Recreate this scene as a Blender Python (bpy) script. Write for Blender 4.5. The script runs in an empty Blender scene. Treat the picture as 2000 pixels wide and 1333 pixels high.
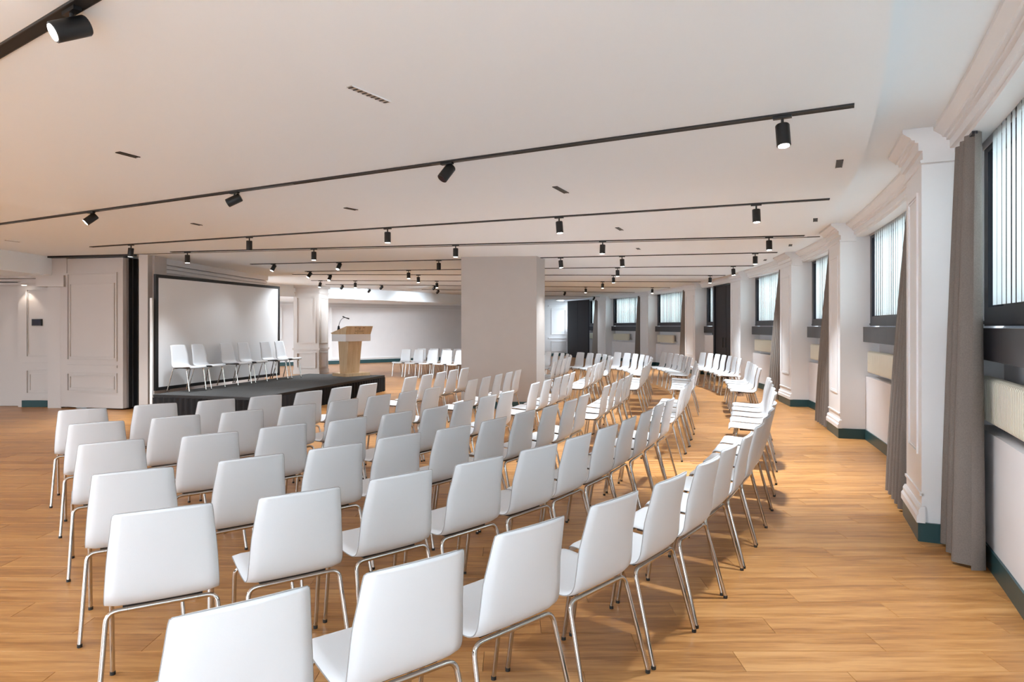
import bpy, bmesh, math, random
from mathutils import Vector, Matrix

random.seed(7)
S = bpy.context.scene
COL = S.collection
PI = math.pi
R_ = math.radians

# ------------------------------------------------------------------ camera, world, exposure
cam_d = bpy.data.cameras.new('camera')
cam = bpy.data.objects.new('camera', cam_d)
COL.objects.link(cam)
cam.location = (0, 0, 1.6)
cam.rotation_euler = (PI / 2, 0, 0)
cam_d.sensor_width = 36.0
cam_d.lens = 22.5
cam_d.shift_y = -0.01475
cam_d.clip_start = 0.05
S.camera = cam

world = bpy.data.worlds.new('overcast_sky')
S.world = world
world.use_nodes = True
wn = world.node_tree.nodes['Background']
wn.inputs['Color'].default_value = (0.77, 0.90, 1.0, 1)
wn.inputs['Strength'].default_value = 7.0

S.view_settings.view_transform = 'Standard'
S.view_settings.look = 'None'
S.view_settings.gamma = 1.0
S.view_settings.use_curve_mapping = False
S.view_settings.exposure = 0.84

SPOT_W = 225.0      # watts of one ceiling spotlight

# ------------------------------------------------------------------ materials
MATS = {}


def mat(name, col, rough=0.6, metal=0.0, bump=0.0, bscale=60.0, var=0.0, vscale=3.0, spec=0.5, emit=None):
    m = bpy.data.materials.new(name)
    m.use_nodes = True
    nt = m.node_tree
    b = nt.nodes['Principled BSDF']
    b.inputs['Base Color'].default_value = (*col, 1)
    b.inputs['Roughness'].default_value = rough
    b.inputs['Metallic'].default_value = metal
    b.inputs['Specular IOR Level'].default_value = spec
    tc = None
    if bump or var:
        tc = nt.nodes.new('ShaderNodeTexCoord')
    if bump:
        n = nt.nodes.new('ShaderNodeTexNoise')
        n.inputs['Scale'].default_value = bscale
        n.inputs['Detail'].default_value = 4
        nt.links.new(tc.outputs['Object'], n.inputs['Vector'])
        bp = nt.nodes.new('ShaderNodeBump')
        bp.inputs['Strength'].default_value = bump
        bp.inputs['Distance'].default_value = 0.004
        nt.links.new(n.outputs['Fac'], bp.inputs['Height'])
        nt.links.new(bp.outputs['Normal'], b.inputs['Normal'])
    if var:
        n = nt.nodes.new('ShaderNodeTexNoise')
        n.inputs['Scale'].default_value = vscale
        n.inputs['Detail'].default_value = 3
        nt.links.new(tc.outputs['Object'], n.inputs['Vector'])
        r = nt.nodes.new('ShaderNodeMapRange')
        r.inputs[1].default_value = 0.3
        r.inputs[2].default_value = 0.7
        r.inputs[3].default_value = 1 - var
        r.inputs[4].default_value = 1 + var
        nt.links.new(n.outputs['Fac'], r.inputs[0])
        h = nt.nodes.new('ShaderNodeHueSaturation')
        h.inputs['Color'].default_value = (*col, 1)
        nt.links.new(r.outputs[0], h.inputs['Value'])
        nt.links.new(h.outputs['Color'], b.inputs['Base Color'])
    if emit:
        b.inputs['Emission Color'].default_value = (*emit[0], 1)
        b.inputs['Emission Strength'].default_value = emit[1]
    MATS[name] = m
    return m


mat('wall_paint', (0.74, 0.72, 0.73), 0.55, bump=0.05, bscale=120, var=0.015)
mat('panel_paint', (0.56, 0.51, 0.48), 0.45, bump=0.04, bscale=120)
mat('ceiling_paint', (0.88, 0.93, 0.975), 0.8, bump=0.04, bscale=90)
mat('pillar_paint', (0.47, 0.425, 0.395), 0.6, bump=0.05, bscale=90, var=0.02)
mat('trim_paint', (0.80, 0.79, 0.795), 0.4)
mat('teal_skirting', (0.018, 0.062, 0.07), 0.35)
mat('black_metal', (0.007, 0.007, 0.008), 0.42)
mat('track_black', (0.006, 0.006, 0.007), 0.6)
mat('track_cover', (0.035, 0.033, 0.031), 0.35, metal=0.3)
mat('dark_frame', (0.020, 0.022, 0.032), 0.35)
mat('dark_sill', (0.022, 0.023, 0.032), 0.3)
mat('black_cloth', (0.006, 0.006, 0.008), 0.85, bump=0.2, bscale=200)
mat('black_panel', (0.010, 0.010, 0.016), 0.5)
mat('stage_carpet', (0.055, 0.053, 0.052), 0.95, bump=0.6, bscale=350, var=0.2, vscale=60)
mat('screen_white', (0.80, 0.79, 0.79), 0.6)
mat('radiator_enamel', (0.74, 0.70, 0.58), 0.35)
mat('curtain_fabric', (0.215, 0.185, 0.165), 0.9, bump=0.35, bscale=420, var=0.10, vscale=140, spec=0.2)
mat('chair_leather', (0.675, 0.685, 0.705), 0.42, bump=0.10, bscale=260, spec=0.4)
mat('chair_seam', (0.30, 0.29, 0.285), 0.6)
mat('chrome', (0.56, 0.53, 0.50), 0.10, metal=1.0)
mat('black_rubber', (0.015, 0.014, 0.013), 0.6)
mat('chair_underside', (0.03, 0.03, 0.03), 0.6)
mat('lectern_white', (0.86, 0.82, 0.81), 0.35)
mat('print_dark', (0.10, 0.07, 0.05), 0.6)
mat('display_glass', (0.012, 0.013, 0.03), 0.12)
mat('outside_render', (0.16, 0.185, 0.175), 0.9, var=0.25, vscale=1.5)
mat('bounce_pale', (0.68, 0.67, 0.65), 0.9, var=0.05, vscale=2.0)  # for the added ground that reflects sky light in through the windows
mat('slot_dark', (0.02, 0.019, 0.018), 0.5)
mat('slot_metal', (0.55, 0.53, 0.50), 0.3, metal=0.8)
mat('lamp_lens', (1, 1, 1), 0.3, emit=((1.0, 0.95, 0.88), 16.0))
mat('downlight', (1, 1, 1), 0.3, emit=((1.0, 0.93, 0.82), 6.0))
mat('brass_valve', (0.55, 0.5, 0.42), 0.35, metal=0.7)


def wood_mat(name, c0, c1, scale):
    m = bpy.data.materials.new(name)
    m.use_nodes = True
    nt = m.node_tree
    b = nt.nodes['Principled BSDF']
    tc = nt.nodes.new('ShaderNodeTexCoord')
    mp = nt.nodes.new('ShaderNodeMapping')
    mp.inputs['Scale'].default_value = scale
    n = nt.nodes.new('ShaderNodeTexNoise')
    n.inputs['Scale'].default_value = 6
    n.inputs['Detail'].default_value = 5
    cr = nt.nodes.new('ShaderNodeValToRGB')
    cr.color_ramp.elements[0].position = 0.35
    cr.color_ramp.elements[1].position = 0.65
    cr.color_ramp.elements[0].color = (*c0, 1)
    cr.color_ramp.elements[1].color = (*c1, 1)
    nt.links.new(tc.outputs['Object'], mp.inputs['Vector'])
    nt.links.new(mp.outputs['Vector'], n.inputs['Vector'])
    nt.links.new(n.outputs['Fac'], cr.inputs['Fac'])
    nt.links.new(cr.outputs['Color'], b.inputs['Base Color'])
    b.inputs['Roughness'].default_value = 0.45
    MATS[name] = m


wood_mat('lectern_wood', (0.60, 0.40, 0.22), (0.70, 0.50, 0.30), (3, 3, 0.35))

PLANK_L, PLANK_W = 1.22, 0.185


def floor_mat():
    m = bpy.data.materials.new('oak_floor')
    m.use_nodes = True
    nt = m.node_tree
    N = nt.nodes.new
    L = nt.links.new
    b = nt.nodes['Principled BSDF']
    g = N('ShaderNodeNewGeometry')
    sep = N('ShaderNodeSeparateXYZ')
    L(g.outputs['Position'], sep.inputs[0])

    def M(op, a, bb=None, c=None):
        x = N('ShaderNodeMath')
        x.operation = op
        for i, v in enumerate((a, bb, c)):
            if v is None:
                continue
            if isinstance(v, (int, float)):
                x.inputs[i].default_value = v
            else:
                L(v, x.inputs[i])
        return x.outputs[0]
    row = M('FLOOR', M('DIVIDE', sep.outputs[1], PLANK_W))
    off = M('MULTIPLY', M('FRACT', M('MULTIPLY', row, 0.381966)), PLANK_L)
    pid = M('FLOOR', M('DIVIDE', M('ADD', sep.outputs[0], off), PLANK_L))
    cv = N('ShaderNodeCombineXYZ')
    L(row, cv.inputs[0])
    L(pid, cv.inputs[1])
    wn_ = N('ShaderNodeTexWhiteNoise')
    wn_.noise_dimensions = '2D'
    L(cv.outputs[0], wn_.inputs['Vector'])
    # grain coordinates shifted for each plank
    cg = N('ShaderNodeCombineXYZ')
    L(M('ADD', M('MULTIPLY', sep.outputs[0], 0.55), M('MULTIPLY', wn_.outputs['Value'], 37.0)), cg.inputs[0])
    L(M('MULTIPLY', sep.outputs[1], 7.0), cg.inputs[1])
    L(M('MULTIPLY', wn_.outputs['Value'], 11.0), cg.inputs[2])
    n1 = N('ShaderNodeTexNoise')
    n1.inputs['Scale'].default_value = 2.2
    n1.inputs['Detail'].default_value = 6
    n1.inputs['Roughness'].default_value = 0.62
    n1.inputs['Distortion'].default_value = 0.6
    L(cg.outputs[0], n1.inputs['Vector'])
    n2 = N('ShaderNodeTexNoise')
    n2.inputs['Scale'].default_value = 14.0
    n2.inputs['Detail'].default_value = 3
    L(cg.outputs[0], n2.inputs['Vector'])
    f = M('ADD', M('MULTIPLY', n1.outputs['Fac'], 0.75), M('MULTIPLY', n2.outputs['Fac'], 0.25))
    f = M('ADD', f, M('MULTIPLY', M('SUBTRACT', wn_.outputs['Value'], 0.5), 0.10))
    cr = N('ShaderNodeValToRGB')
    e = cr.color_ramp.elements
    e[0].position = 0.36
    e[0].color = (0.29, 0.115, 0.030, 1)
    e[1].position = 0.64
    e[1].color = (0.57, 0.29, 0.104, 1)
    k = cr.color_ramp.elements.new(0.5)
    k.color = (0.45, 0.205, 0.062, 1)
    L(f, cr.inputs['Fac'])
    L(cr.outputs['Color'], b.inputs['Base Color'])
    rr = N('ShaderNodeMapRange')
    rr.inputs[3].default_value = 0.26
    rr.inputs[4].default_value = 0.42
    L(n1.outputs['Fac'], rr.inputs[0])
    L(rr.outputs[0], b.inputs['Roughness'])
    b.inputs['Specular IOR Level'].default_value = 0.45
    bp = N('ShaderNodeBump')
    bp.inputs['Strength'].default_value = 0.08
    bp.inputs['Distance'].default_value = 0.002
    L(n2.outputs['Fac'], bp.inputs['Height'])
    L(bp.outputs['Normal'], b.inputs['Normal'])
    MATS['oak_floor'] = m


floor_mat()


def glass_mat():
    m = bpy.data.materials.new('tinted_glass')
    m.use_nodes = True
    nt = m.node_tree
    nt.nodes.remove(nt.nodes['Principled BSDF'])
    out = nt.nodes['Material Output']
    t = nt.nodes.new('ShaderNodeBsdfTransparent')
    t.inputs['Color'].default_value = (0.89, 0.92, 0.91, 1)
    g = nt.nodes.new('ShaderNodeBsdfGlossy')
    g.inputs['Roughness'].default_value = 0.05
    fr = nt.nodes.new('ShaderNodeFresnel')
    fr.inputs['IOR'].default_value = 1.45
    mx = nt.nodes.new('ShaderNodeMixShader')
    nt.links.new(fr.outputs[0], mx.inputs[0])
    nt.links.new(t.outputs[0], mx.inputs[1])
    nt.links.new(g.outputs[0], mx.inputs[2])
    nt.links.new(mx.outputs[0], out.inputs['Surface'])
    MATS['tinted_glass'] = m


glass_mat()


def slat_mat():
    m = bpy.data.materials.new('blind_fabric')
    m.use_nodes = True
    nt = m.node_tree
    nt.nodes.remove(nt.nodes['Principled BSDF'])
    out = nt.nodes['Material Output']
    d = nt.nodes.new('ShaderNodeBsdfDiffuse')
    d.inputs['Color'].default_value = (0.86, 0.87, 0.88, 1)
    t = nt.nodes.new('ShaderNodeBsdfTranslucent')
    t.inputs['Color'].default_value = (0.97, 0.98, 0.98, 1)
    mx = nt.nodes.new('ShaderNodeMixShader')
    mx.inputs[0].default_value = 0.8
    nt.links.new(d.outputs[0], mx.inputs[1])
    nt.links.new(t.outputs[0], mx.inputs[2])
    nt.links.new(mx.outputs[0], out.inputs['Surface'])
    MATS['blind_fabric'] = m


slat_mat()


# ------------------------------------------------------------------ helpers
def link(name, me, parent=None, loc=None):
    o = bpy.data.objects.new(name, me)
    COL.objects.link(o)
    if parent is not None:
        o.parent = parent
    if loc is not None:
        o.location = loc
    return o


def tag(o, label, cat, group=None):
    o['label'] = label
    o['category'] = cat
    if group:
        o['group'] = group
    return o


def thing(name, label, cat, loc=(0, 0, 0), rz=0.0, group=None):
    o = link(name, None, loc=loc)
    o.empty_display_size = 0.1
    o.rotation_euler = (0, 0, rz)
    return tag(o, label, cat, group)


def struct(o):
    o['kind'] = 'structure'
    return o


class MB:
    """collects vertices and faces, builds one mesh object"""

    def __init__(s):
        s.v = []
        s.f = []

    def add(s, vs, fs):
        k = len(s.v)
        s.v += [tuple(p) for p in vs]
        s.f += [tuple(i + k for i in q) for q in fs]

    def box(s, x0, x1, y0, y1, z0, z1):
        vs = [(x, y, z) for z in (z0, z1) for (x, y) in ((x0, y0), (x1, y0), (x1, y1), (x0, y1))]
        s.add(vs, [(3, 2, 1, 0), (4, 5, 6, 7), (0, 1, 5, 4), (1, 2, 6, 5), (2, 3, 7, 6), (3, 0, 4, 7)])
        return s

    def prism(s, poly, z0, z1):
        n = len(poly)
        a = sum(poly[i][0] * poly[(i + 1) % n][1] - poly[(i + 1) % n][0] * poly[i][1] for i in range(n))
        if a < 0:
            poly = poly[::-1]
        vs = [(p[0], p[1], z0) for p in poly] + [(p[0], p[1], z1) for p in poly]
        fs = [tuple(range(n))[::-1], tuple(range(n, 2 * n))]
        fs += [(i, (i + 1) % n, n + (i + 1) % n, n + i) for i in range(n)]
        s.add(vs, fs)
        return s

    def seg(s, a, b, d0, d1, z0, z1):
        """box along the ground line a->b, from offset d0 to d1 to the left of it"""
        a, b = Vector(a[:2]), Vector(b[:2])
        t = (b - a).normalized()
        n = Vector((-t.y, t.x))
        return s.prism([a + n * d0, b + n * d0, b + n * d1, a + n * d1], z0, z1)

    def sweep(s, prof, frames, closed_path=False):
        """prof: list of (u,v); frames: list of functions/point makers p(u,v)"""
        n = len(prof)
        k = len(s.v)
        for fr in frames:
            s.v += [tuple(fr(u, v)) for (u, v) in prof]
        m = len(frames)
        for i in range(m - 1):
            for j in range(n):
                a = k + i * n + j
                b = k + i * n + (j + 1) % n
                s.f.append((a, b, b + n, a + n))
        s.f.append(tuple(k + j for j in range(n))[::-1])
        s.f.append(tuple(k + (m - 1) * n + j for j in range(n)))
        return s

    def tube(s, pts, r, n=10, cap=True, radii=None):
        pts = [Vector(p) for p in pts]
        m = len(pts)
        T = []
        for i in range(m):
            t = (pts[min(i + 1, m - 1)] - pts[max(i - 1, 0)])
            T.append(t.normalized())
        up = Vector((0, 0, 1)) if abs(T[0].z) < 0.9 else Vector((1, 0, 0))
        nrm = (up - T[0] * up.dot(T[0])).normalized()
        k = len(s.v)
        for i in range(m):
            nrm = (nrm - T[i] * nrm.dot(T[i])).normalized()
            bn = T[i].cross(nrm)
            rr = radii[i] if radii else r
            for j in range(n):
                a = 2 * PI * j / n
                s.v.append(tuple(pts[i] + (nrm * math.cos(a) + bn * math.sin(a)) * rr))
        for i in range(m - 1):
            for j in range(n):
                a = k + i * n + j
                b = k + i * n + (j + 1) % n
                s.f.append((a, b, b + n, a + n))
        if cap:
            s.f.append(tuple(k + j for j in range(n))[::-1])
            s.f.append(tuple(k + (m - 1) * n + j for j in range(n)))
        return s

    def mesh(s, name, m, smooth=False, angle=None):
        me = bpy.data.meshes.new(name)
        me.from_pydata(s.v, [], s.f)
        me.materials.append(MATS[m] if isinstance(m, str) else m)
        bm = bmesh.new()
        bm.from_mesh(me)
        bmesh.ops.recalc_face_normals(bm, faces=bm.faces[:])
        bm.to_mesh(me)
        bm.free()
        if smooth:
            me.polygons.foreach_set('use_smooth', [True] * len(me.polygons))
            if angle:
                me.set_sharp_from_angle(angle=R_(angle))
        me.update()
        return me

    def obj(s, name, m, parent=None, smooth=False, angle=None, loc=None):
        return link(name, s.mesh(name, m, smooth, angle), parent, loc)


# polar frame of the curved building: all of the window wall is laid out about this centre
CX, CY = -28.4, 19.0
R_WALL, R_PIL, R_EDGE, R_TRACK = 34.845, 34.52, 34.15, 34.04


def P(t, r, z):
    a = R_(t)
    return (CX + r * math.cos(a), CY + r * math.sin(a), z)


def arc(mb, prof, t0, t1, step=0.75):
    """sweep a closed (radius, height) profile from angle t0 to t1"""
    n = max(1, int(math.ceil(abs(t1 - t0) / step)))
    fr = []
    for i in range(n + 1):
        t = t0 + (t1 - t0) * i / n
        fr.append(lambda u, v, t=t: P(t, u, v))
    return mb.sweep(prof, fr)


def pbox(mb, t0, t1, r0, r1, z0, z1, step=0.75):
    return arc(mb, [(r0, z0), (r1, z0), (r1, z1), (r0, z1)], t0, t1, step)


# ------------------------------------------------------------------ floor
fl = MB().box(-12.5, 8, -1.2, 38, -0.12, -0.010).obj('floor', 'slot_dark')
struct(fl)
pm = MB()
gap = 0.0016
b_ = 0.0012
L2, W2 = PLANK_L / 2 - gap / 2, PLANK_W / 2 - gap / 2
vs = []
for (dz, ins) in ((-0.010, 0), (-b_, 0), (0.0, b_)):
    vs += [(-L2 + ins, -W2 + ins, dz), (L2 - ins, -W2 + ins, dz), (L2 - ins, W2 - ins, dz), (-L2 + ins, W2 - ins, dz)]
PL_F = [(8, 9, 10, 11)] + [(k + i, k + (i + 1) % 4, k + 4 + (i + 1) % 4, k + 4 + i) for k in (0, 4) for i in range(4)]
pm.add(vs, PL_F)
plank_me = pm.mesh('plank', 'oak_floor')
planks = []
for row in range(int(-1.0 / PLANK_W), int(36 / PLANK_W)):
    y = (row + 0.5) * PLANK_W
    off = ((row * 0.381966) % 1.0) * PLANK_L
    for pid in range(-11, 7):
        x = (pid + 0.5) * PLANK_L - off
        if x < -12.0 or x > 7.2:
            continue
        if math.hypot(x - CX, y - CY) > 35.6:
            continue
        planks.append((x, y))


def seen(p):
    x, y = p
    if y < 1.9:
        return -1
    px = abs(x / y)
    if px > 0.86:
        return -1
    return 1 / y


order = sorted(planks, key=seen, reverse=True)
near = [p for p in order if seen(p) > 0][:300]
nset = set(near)
for (x, y) in near:
    link('plank', plank_me, fl, (x, y, 0))
rest = MB()
for (x, y) in planks:
    if (x, y) in nset:
        continue
    rest.add([(a + x, b + y, c) for a, b, c in vs], PL_F)
ro = rest.obj('distant_planks', 'oak_floor', fl)
ro['kind'] = 'stuff'

# ------------------------------------------------------------------ ceiling
cl = MB()
arc(cl, [(12.0, 2.94), (R_EDGE, 2.94), (R_EDGE, 3.06), (R_EDGE + 0.9, 3.06), (R_EDGE + 0.9, 3.2), (12.0, 3.2)], -38, 42, 1.0)
struct(cl.obj('ceiling', 'ceiling_paint'))

# unseen plain wall, added to cut the sky light coming in from the left
struct(MB().box(-12.7, -12.5, -1.2, 13.0, 0, 2.944).obj('light_block_left', 'wall_paint'))
struct(MB().box(-12.7, -1.5, -1.4, -1.2, 0, 2.944).obj('light_block_rear', 'wall_paint'))  # added out of view; narrows the sky opening behind the camera

# ------------------------------------------------------------------ curved window wall
PIL = [(-31.7, -30.2), (-24.36, -23.2), (-16.62, -15.3), (-10.52, -9.0), (-3.36, -1.86), (3.58, 5.2), (11.16, 12.5), (18.31, 19.7)]
T0, T1 = -37.0, 26.0

wr = MB()
pbox(wr, T0, T1, 35.10, 35.35, 0, 0.89)          # outer skin below the niches
pbox(wr, T0, T1, R_WALL + 0.05, 35.35, 2.86, 3.2)  # lintel
struct(wr.obj('wall_right', 'wall_paint'))


def frame_strips(mb, t0, t1, r, z0, z1, w=0.022, d=0.012):
    """raised rectangular moulding on the curved face of radius r (proud towards the room)"""
    dt = math.degrees(w / r)
    pbox(mb, t0, t1, r - d, r + 0.004, z0, z0 + w)
    pbox(mb, t0, t1, r - d, r + 0.004, z1 - w, z1)
    pbox(mb, t0, t0 + dt, r - d, r + 0.004, z0 + w, z1 - w)
    pbox(mb, t1 - dt, t1, r - d, r + 0.004, z0 + w, z1 - w)


for i, (a, b) in enumerate(PIL):
    o = struct(pbox(MB(), a, b, R_PIL, 35.3, 0, 2.90).obj('trim_%d' % (i + 1), 'trim_paint'))
    m = MB()
    frame_strips(m, a + 0.24, b - 0.24, R_PIL, 0.62, 2.62)
    frame_strips(m, a + 0.27, b - 0.27, R_PIL, 0.65, 2.59, 0.012, 0.007)
    m.obj('panel_moulding', 'trim_paint', o)
    m = MB()
    arc(m, [(R_PIL + 0.02, 0.14), (R_PIL - 0.035, 0.14), (R_PIL - 0.035, 0.19), (R_PIL - 0.022, 0.21), (R_PIL - 0.022, 0.235), (R_PIL - 0.008, 0.26), (R_PIL + 0.02, 0.26)], a - 0.05, b + 0.05)
    arc(m, [(R_PIL + 0.02, 0.335), (R_PIL - 0.012, 0.335), (R_PIL - 0.012, 0.355), (R_PIL + 0.02, 0.355)], a, b)
    m.obj('plinth_moulding', 'trim_paint', o)
    m = MB()
    pbox(m, a - 0.03, b + 0.03, R_PIL - 0.025, R_PIL + 0.02, 0, 0.14)
    pbox(m, a - 0.035, a + 0.01, R_PIL - 0.02, R_WALL + 0.0, 0, 0.14)
    m.obj('skirting', 'teal_skirting', o)

# cornice: one continuous run in the bays, stepping forward around each pilaster
CPROF = [(0.13, 2.86), (0.0, 2.86), (0.0, 2.89), (-0.028, 2.892), (-0.028, 2.952), (-0.05, 2.954), (-0.05, 2.974), (-0.072, 2.976), (-0.078, 2.992), (-0.10, 3.008), (-0.128, 3.03), (-0.128, 3.062), (0.13, 3.062)]
PPROF = [(0.2, 2.80), (-0.012, 2.80), (-0.018, 2.82), (-0.0, 2.825)] + [(u if u > 0.1 else u, z) for u, z in CPROF[2:]]
PPROF[-1] = (0.2, 3.062)
RC = 34.715
edges = [(T0, PIL[0][0])] + [(PIL[i][1], PIL[i + 1][0]) for i in range(len(PIL) - 1)] + [(PIL[-1][1], T1)]
n = len(PIL)
for i, (a, b) in enumerate(edges):
    m = MB()
    arc(m, [(RC + u, z) for u, z in CPROF], a - 0.05, b + 0.05)
    struct(m.obj('trim_%d' % (n + 1 + i), 'trim_paint'))
n += len(edges)
for i, (a, b) in enumerate(PIL):
    m = MB()
    arc(m, [(R_PIL - 0.0 + u, z) for u, z in PPROF], a - 0.09, b + 0.09)
    struct(m.obj('trim_%d' % (n + 1 + i), 'trim_paint'))

# bays: lower wall, skirting, window, sill box, radiator, blind
R_WIN = 34.93
slat_cache = {}
DOOR_BAY = 5       # index in edges of the bay with the black door


def slat_mesh(z0, z1):
    m = MB()
    ns = 7
    vs_, fs_ = [], []
    w = 0.082
    for z in (z0, z1):
        for k in range(ns):
            u = k / (ns - 1) - 0.5
            vs_.append((u * w, 0.004 * math.cos(u * PI), z))
        for k in range(ns):
            u = 0.5 - k / (ns - 1)
            vs_.append((u * w, 0.004 * math.cos(u * PI) - 0.0012, z))
    c = 2 * ns
    fs_ = [(k, (k + 1) % c, c + (k + 1) % c, c + k) for k in range(c)]
    fs_ += [(k, k + 1, c - 2 - k, c - 1 - k) for k in range(ns - 1)]
    fs_ += [(c + k, c + k + 1, c + c - 2 - k, c + c - 1 - k) for k in range(ns - 1)]
    m.add(vs_, fs_)
    return m.mesh('slat', 'blind_fabric', True, 50)


SLAT = slat_mesh(1.735, 2.90)


def deg(w, r=R_WALL):
    return math.degrees(w / r)


def fin_mesh():
    m = MB()
    w, d, z0, z1 = 0.0165, 0.045, 0.0, 0.30
    prof = [(-w, -d * .55), (-w * .5, -d), (w * .5, -d), (w, -d * .55), (w, d * .55), (w * .5, d), (-w * .5, d), (-w, d * .55)]
    rings = [(0.0, .55), (0.012, .9), (0.03, 1), (0.27, 1), (0.288, .9), (0.30, .5)]
    k = len(prof)
    vs_ = [(x * s, y * s, z) for z, s in rings for x, y in prof]
    fs_ = [(i * k + j, i * k + (j + 1) % k, (i + 1) * k + (j + 1) % k, (i + 1) * k + j) for i in range(len(rings) - 1) for j in range(k)]
    fs_ += [tuple(range(k))[::-1], tuple(range((len(rings) - 1) * k, len(rings) * k))]
    return vs_, fs_


FIN = fin_mesh()
BAY_NAME = {0: 'beside the tall curtain', 1: 'beyond the first panelled pilaster', 2: 'second', 3: 'third'}


def radiator(t0, t1, label):
    tm = (t0 + t1) / 2
    r = 34.885
    root = thing('radiator', label, 'radiator', P(tm, r, 0.95), R_(tm) + PI / 2, 'radiators under the windows')
    length = R_(t1 - t0) * r
    k = int(length / 0.036)
    m = MB()
    for i in range(k):
        a = tm + math.degrees((i - (k - 1) / 2) * 0.036 / r)
        q = P(a, r, 0)
        c0 = P(tm, r, 0)
        dx, dy = q[0] - c0[0], q[1] - c0[1]
        an = R_(tm) + PI / 2
        lx = dx * math.cos(an) + dy * math.sin(an)
        ly = -dx * math.sin(an) + dy * math.cos(an)
        m.add([(x + lx, y + ly, z) for x, y, z in FIN[0]], FIN[1])
    m.obj('fins', 'radiator_enamel', root, True, 40)
    e = length / 2
    MB().tube([(e - 0.02, 0, 0.25), (e + 0.10, 0, 0.25)], 0.012).obj('supply_pipe', 'radiator_enamel', root, True, 40)
    MB().tube([(-e + 0.02, 0, 0.04), (-e - 0.08, 0, 0.04), (-e - 0.08, -0.10, 0.04)], 0.012).obj('return_pipe', 'radiator_enamel', root, True, 40)
    MB().tube([(e + 0.07, 0, 0.25), (e + 0.07, -0.06, 0.25)], 0.018).obj('valve', 'brass_valve', root, True, 40)
    for sx in (-0.6, 0.6):
        MB().box(sx * e - 0.015, sx * e + 0.015, -0.16, -0.03, 0.05, 0.25).obj('bracket', 'radiator_enamel', root)
    return root


BAY_TXT = ['one bay before the wide taupe curtain', 'beside the full-width taupe curtain', 'after the first panelled pilaster', 'after the second panelled pilaster',
           'after the third panelled pilaster', 'beside the black door', 'just past the black door', 'second bay past the black door', 'beside the tall black panel']
wno = 0
for i, (a, b) in enumerate(edges):
    # lower wall + skirting + ledge
    lw = MB()
    if i != DOOR_BAY:
        pbox(lw, a, b, R_WALL, 35.2, 0, 0.89)
        struct(lw.obj('wall_right_bay_%d' % (i + 1), 'wall_paint'))
        struct(pbox(MB(), a, b, R_WALL - 0.014, R_WALL + 0.01, 0, 0.14).obj('baseboard_right_%d' % (i + 1), 'teal_skirting'))
        nb = pbox(MB(), a, b, 35.02, 35.3, 0.89, 1.60)
        struct(nb.obj('wall_niche_%d' % (i + 1), 'wall_paint'))
    wno += 1
    win = struct(link('window_%d' % wno, None, loc=P((a + b) / 2, R_WIN, 1.59)))
    win.rotation_euler = (0, 0, 0)
    off = Vector(P((a + b) / 2, R_WIN, 1.59))

    def wpart(name, mb, m, par=None):
        mb.v = [(x - off.x, y - off.y, z - off.z) for x, y, z in mb.v]
        return mb.obj(name, m, win)
    fa, fb = a + deg(0.02), b - deg(0.02)
    if i == DOOR_BAY:
        fa = a + deg(2.2)
    if i == len(edges) - 1:
        fb = 22.3
    fr = MB()
    pbox(fr, fa, fb, R_WIN - 0.03, R_WIN + 0.05, 1.60, 1.73)
    pbox(fr, fa, fb, R_WIN - 0.03, R_WIN + 0.05, 2.82, 2.90)
    pbox(fr, fa, fa + deg(0.10), R_WIN - 0.03, R_WIN + 0.05, 1.73, 2.82)
    pbox(fr, fb - deg(0.10), fb, R_WIN - 0.03, R_WIN + 0.05, 1.73, 2.82)
    wpart('frame', fr, 'dark_frame')
    mu = MB()
    tm = fa + (fb - fa) * 0.34
    pbox(mu, tm - deg(0.035), tm + deg(0.035), R_WIN - 0.02, R_WIN + 0.04, 1.73, 2.82)
    wpart('mullion', mu, 'dark_frame')
    cl_ = MB()
    pbox(cl_, fa + deg(0.02), fb - deg(0.02), R_WIN - 0.045, R_WIN - 0.03, 1.612, 1.635)
    wpart('frame_lip', cl_, 'dark_frame')
    for (p0, p1) in ((fa + deg(0.10), tm - deg(0.035)), (tm + deg(0.035), fb - deg(0.10))):
        pn = pbox(MB(), p0, p1, R_WIN + 0.015, R_WIN + 0.021, 1.73, 2.82)
        wpart('pane', pn, 'tinted_glass')
    sb = MB()
    pbox(sb, fa - deg(0.02), fb + deg(0.02), R_WALL - 0.03, R_WIN + 0.08, 1.375, 1.585)
    wpart('sill_box', sb, 'dark_sill')
    # vertical blind
    bl = thing('vertical_blind', 'white vertical slat blind in the dark window ' + BAY_TXT[i], 'blind', P((fa + fb) / 2, R_WIN - 0.075, 1.73))
    hr = pbox(MB(), fa + deg(0.15), fb - deg(0.45), R_WIN - 0.11, R_WIN - 0.05, 2.885, 2.915)
    o2 = Vector(bl.location)
    hr.v = [(x - o2.x, y - o2.y, z - o2.z) for x, y, z in hr.v]
    hr.obj('headrail', 'dark_frame', bl)
    t = fa + deg(0.2)
    k = 0
    while t < fb - deg(0.45):
        q = Vector(P(t, R_WIN - 0.080, 0)) - Vector((o2.x, o2.y, o2.z))
        s_ = link('slat', SLAT, bl, q)
        s_.rotation_euler = (0, 0, R_(t) + PI / 2 + R_(random.uniform(-4, 4)))
        t += deg(0.112)
        k += 1
    if i not in (DOOR_BAY,):
        lb = min(b, 22.3) - deg(0.12)
        radiator(lb - deg(2.6 if i == 1 else 1.5), lb, 'cream ribbed radiator in the niche ' + BAY_TXT[i])

struct(pbox(MB(), T0, T1, 37.6, 37.8, -0.6, 2.7, 1.5).obj('wall_outside', 'outside_render'))
struct(pbox(MB(), T0, T1, 35.36, 37.6, -0.7, -0.6, 1.5).obj('bounce_ground', 'bounce_pale'))  # unseen pale ground, added to bounce sky light up to the ceiling
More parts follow.
